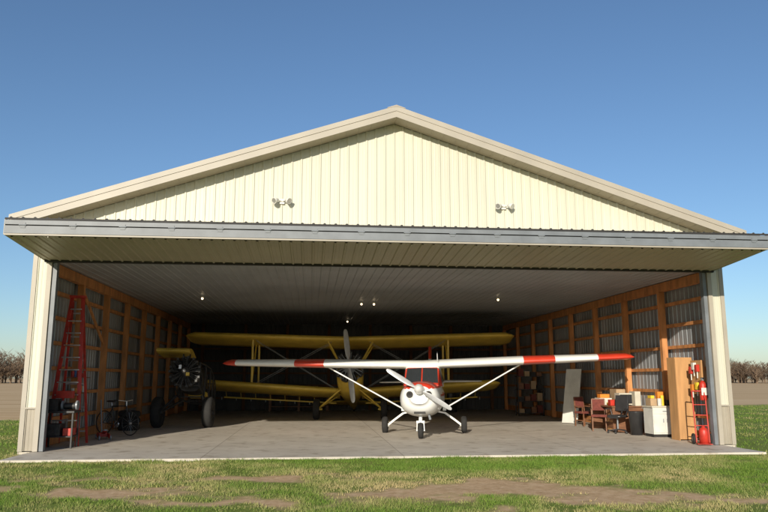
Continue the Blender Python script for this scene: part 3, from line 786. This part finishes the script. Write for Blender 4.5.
V=np.concatenate(allV);Cc=np.concatenate(allC);F=np.arange(len(V)).reshape(-1,3)
me=npmesh('grass',V,F,3)
at=me.attributes.new('col','FLOAT_COLOR','FACE');at.data.foreach_set('color',np.concatenate([Cc,np.ones((len(Cc),1))],1).astype(np.float32).ravel())
me.materials.append(leafmat('grass_blade'));go=bpy.data.objects.new('grass',me);S.collection.objects.link(go)

# distant bare trees
Vt=[];Ct=[]
def tri(p,q,w,c):
    a=random.uniform(-.6,.6);dx,dy=math.cos(a)*w/2,math.sin(a)*w/2
    Vt.extend([(p[0]-dx,p[1]-dy,p[2]),(p[0]+dx,p[1]+dy,p[2]),tuple(q)]);Ct.append(c)
def bare_tree(x,y,H_):
    t=random.random();c0=(.12+.05*t,.085+.035*t,.06+.02*t)
    tri((x,y,-.1),(x+random.uniform(-.3,.3),y,H_*.8),.4,c0)
    for i in range(24):
        f=random.uniform(.08,.75);z=H_*f;a=random.uniform(0,2*math.pi);L_=H_*(.42*(1-f)+.14)
        e=(x+math.cos(a)*L_,y+math.sin(a)*L_,z+L_*random.uniform(.4,1.2));tri((x,y,z),e,.2,c0)
        for j in range(7):
            g_=random.uniform(.3,1);p=[(x,y,z)[q]+(e[q]-(x,y,z)[q])*g_ for q in range(3)];a2=random.uniform(0,6.28);l2=L_*random.uniform(.2,.5)
            k2=random.uniform(.7,1.4);tri(p,(p[0]+math.cos(a2)*l2,p[1]+math.sin(a2)*l2,p[2]+l2*random.uniform(.1,1.1)),.2,tuple(q*k2 for q in c0))
for i in range(800):
    a=R(random.uniform(-40,40));d=random.uniform(250,300)
    bare_tree(math.sin(a)*d,math.cos(a)*d,random.uniform(5.5,11.5)*(.85+.3*math.sin(a*21)))
V=np.array(Vt);F=np.arange(len(V)).reshape(-1,3);me=npmesh('distant_bare_trees',V,F,3)
at=me.attributes.new('col','FLOAT_COLOR','FACE');Cc=np.array(Ct);at.data.foreach_set('color',np.concatenate([Cc,np.ones((len(Cc),1))],1).astype(np.float32).ravel())
me.materials.append(leafmat('bark_twigs'));o=bpy.data.objects.new('distant_bare_trees',me);S.collection.objects.link(o)

# ------------------------------------------------------------------ LIGHT
el,az=17.6,13
W=bpy.data.worlds.new('World');S.world=W;W.use_nodes=True;nt=W.node_tree
sky=nt.nodes.new('ShaderNodeTexSky');sky.sky_type='NISHITA';sky.sun_disc=False;sky.sun_elevation=R(el);sky.sun_rotation=R(180+az);sky.dust_density=.5;sky.air_density=1.0;sky.ozone_density=4.0
bg=nt.nodes['Background'];bg.inputs['Strength'].default_value=.125;nt.links.new(sky.outputs['Color'],bg.inputs['Color'])
ld=bpy.data.lights.new('sun','SUN');ld.energy=5.0;ld.angle=R(.5);ld.color=(1,.91,.76);lo=bpy.data.objects.new('sun',ld);S.collection.objects.link(lo)
tosun=Vector((-math.sin(R(az))*math.cos(R(el)),-math.cos(R(az))*math.cos(R(el)),math.sin(R(el))))
lo.rotation_euler=(-tosun).to_track_quat('-Z','Y').to_euler();lo.location=(-10,-20,20)

# ------------------------------------------------------------------ CAMERA
cd=bpy.data.cameras.new('camera');co=bpy.data.objects.new('camera',cd);S.collection.objects.link(co)
co.location=(0,0,1.6);co.rotation_euler=(R(90+9.8),0,0);cd.sensor_width=36;cd.lens=36*707/768;cd.clip_end=5000;cd.clip_start=.1
S.camera=co
S.view_settings.view_transform='Standard';S.view_settings.look='None';S.view_settings.exposure=0
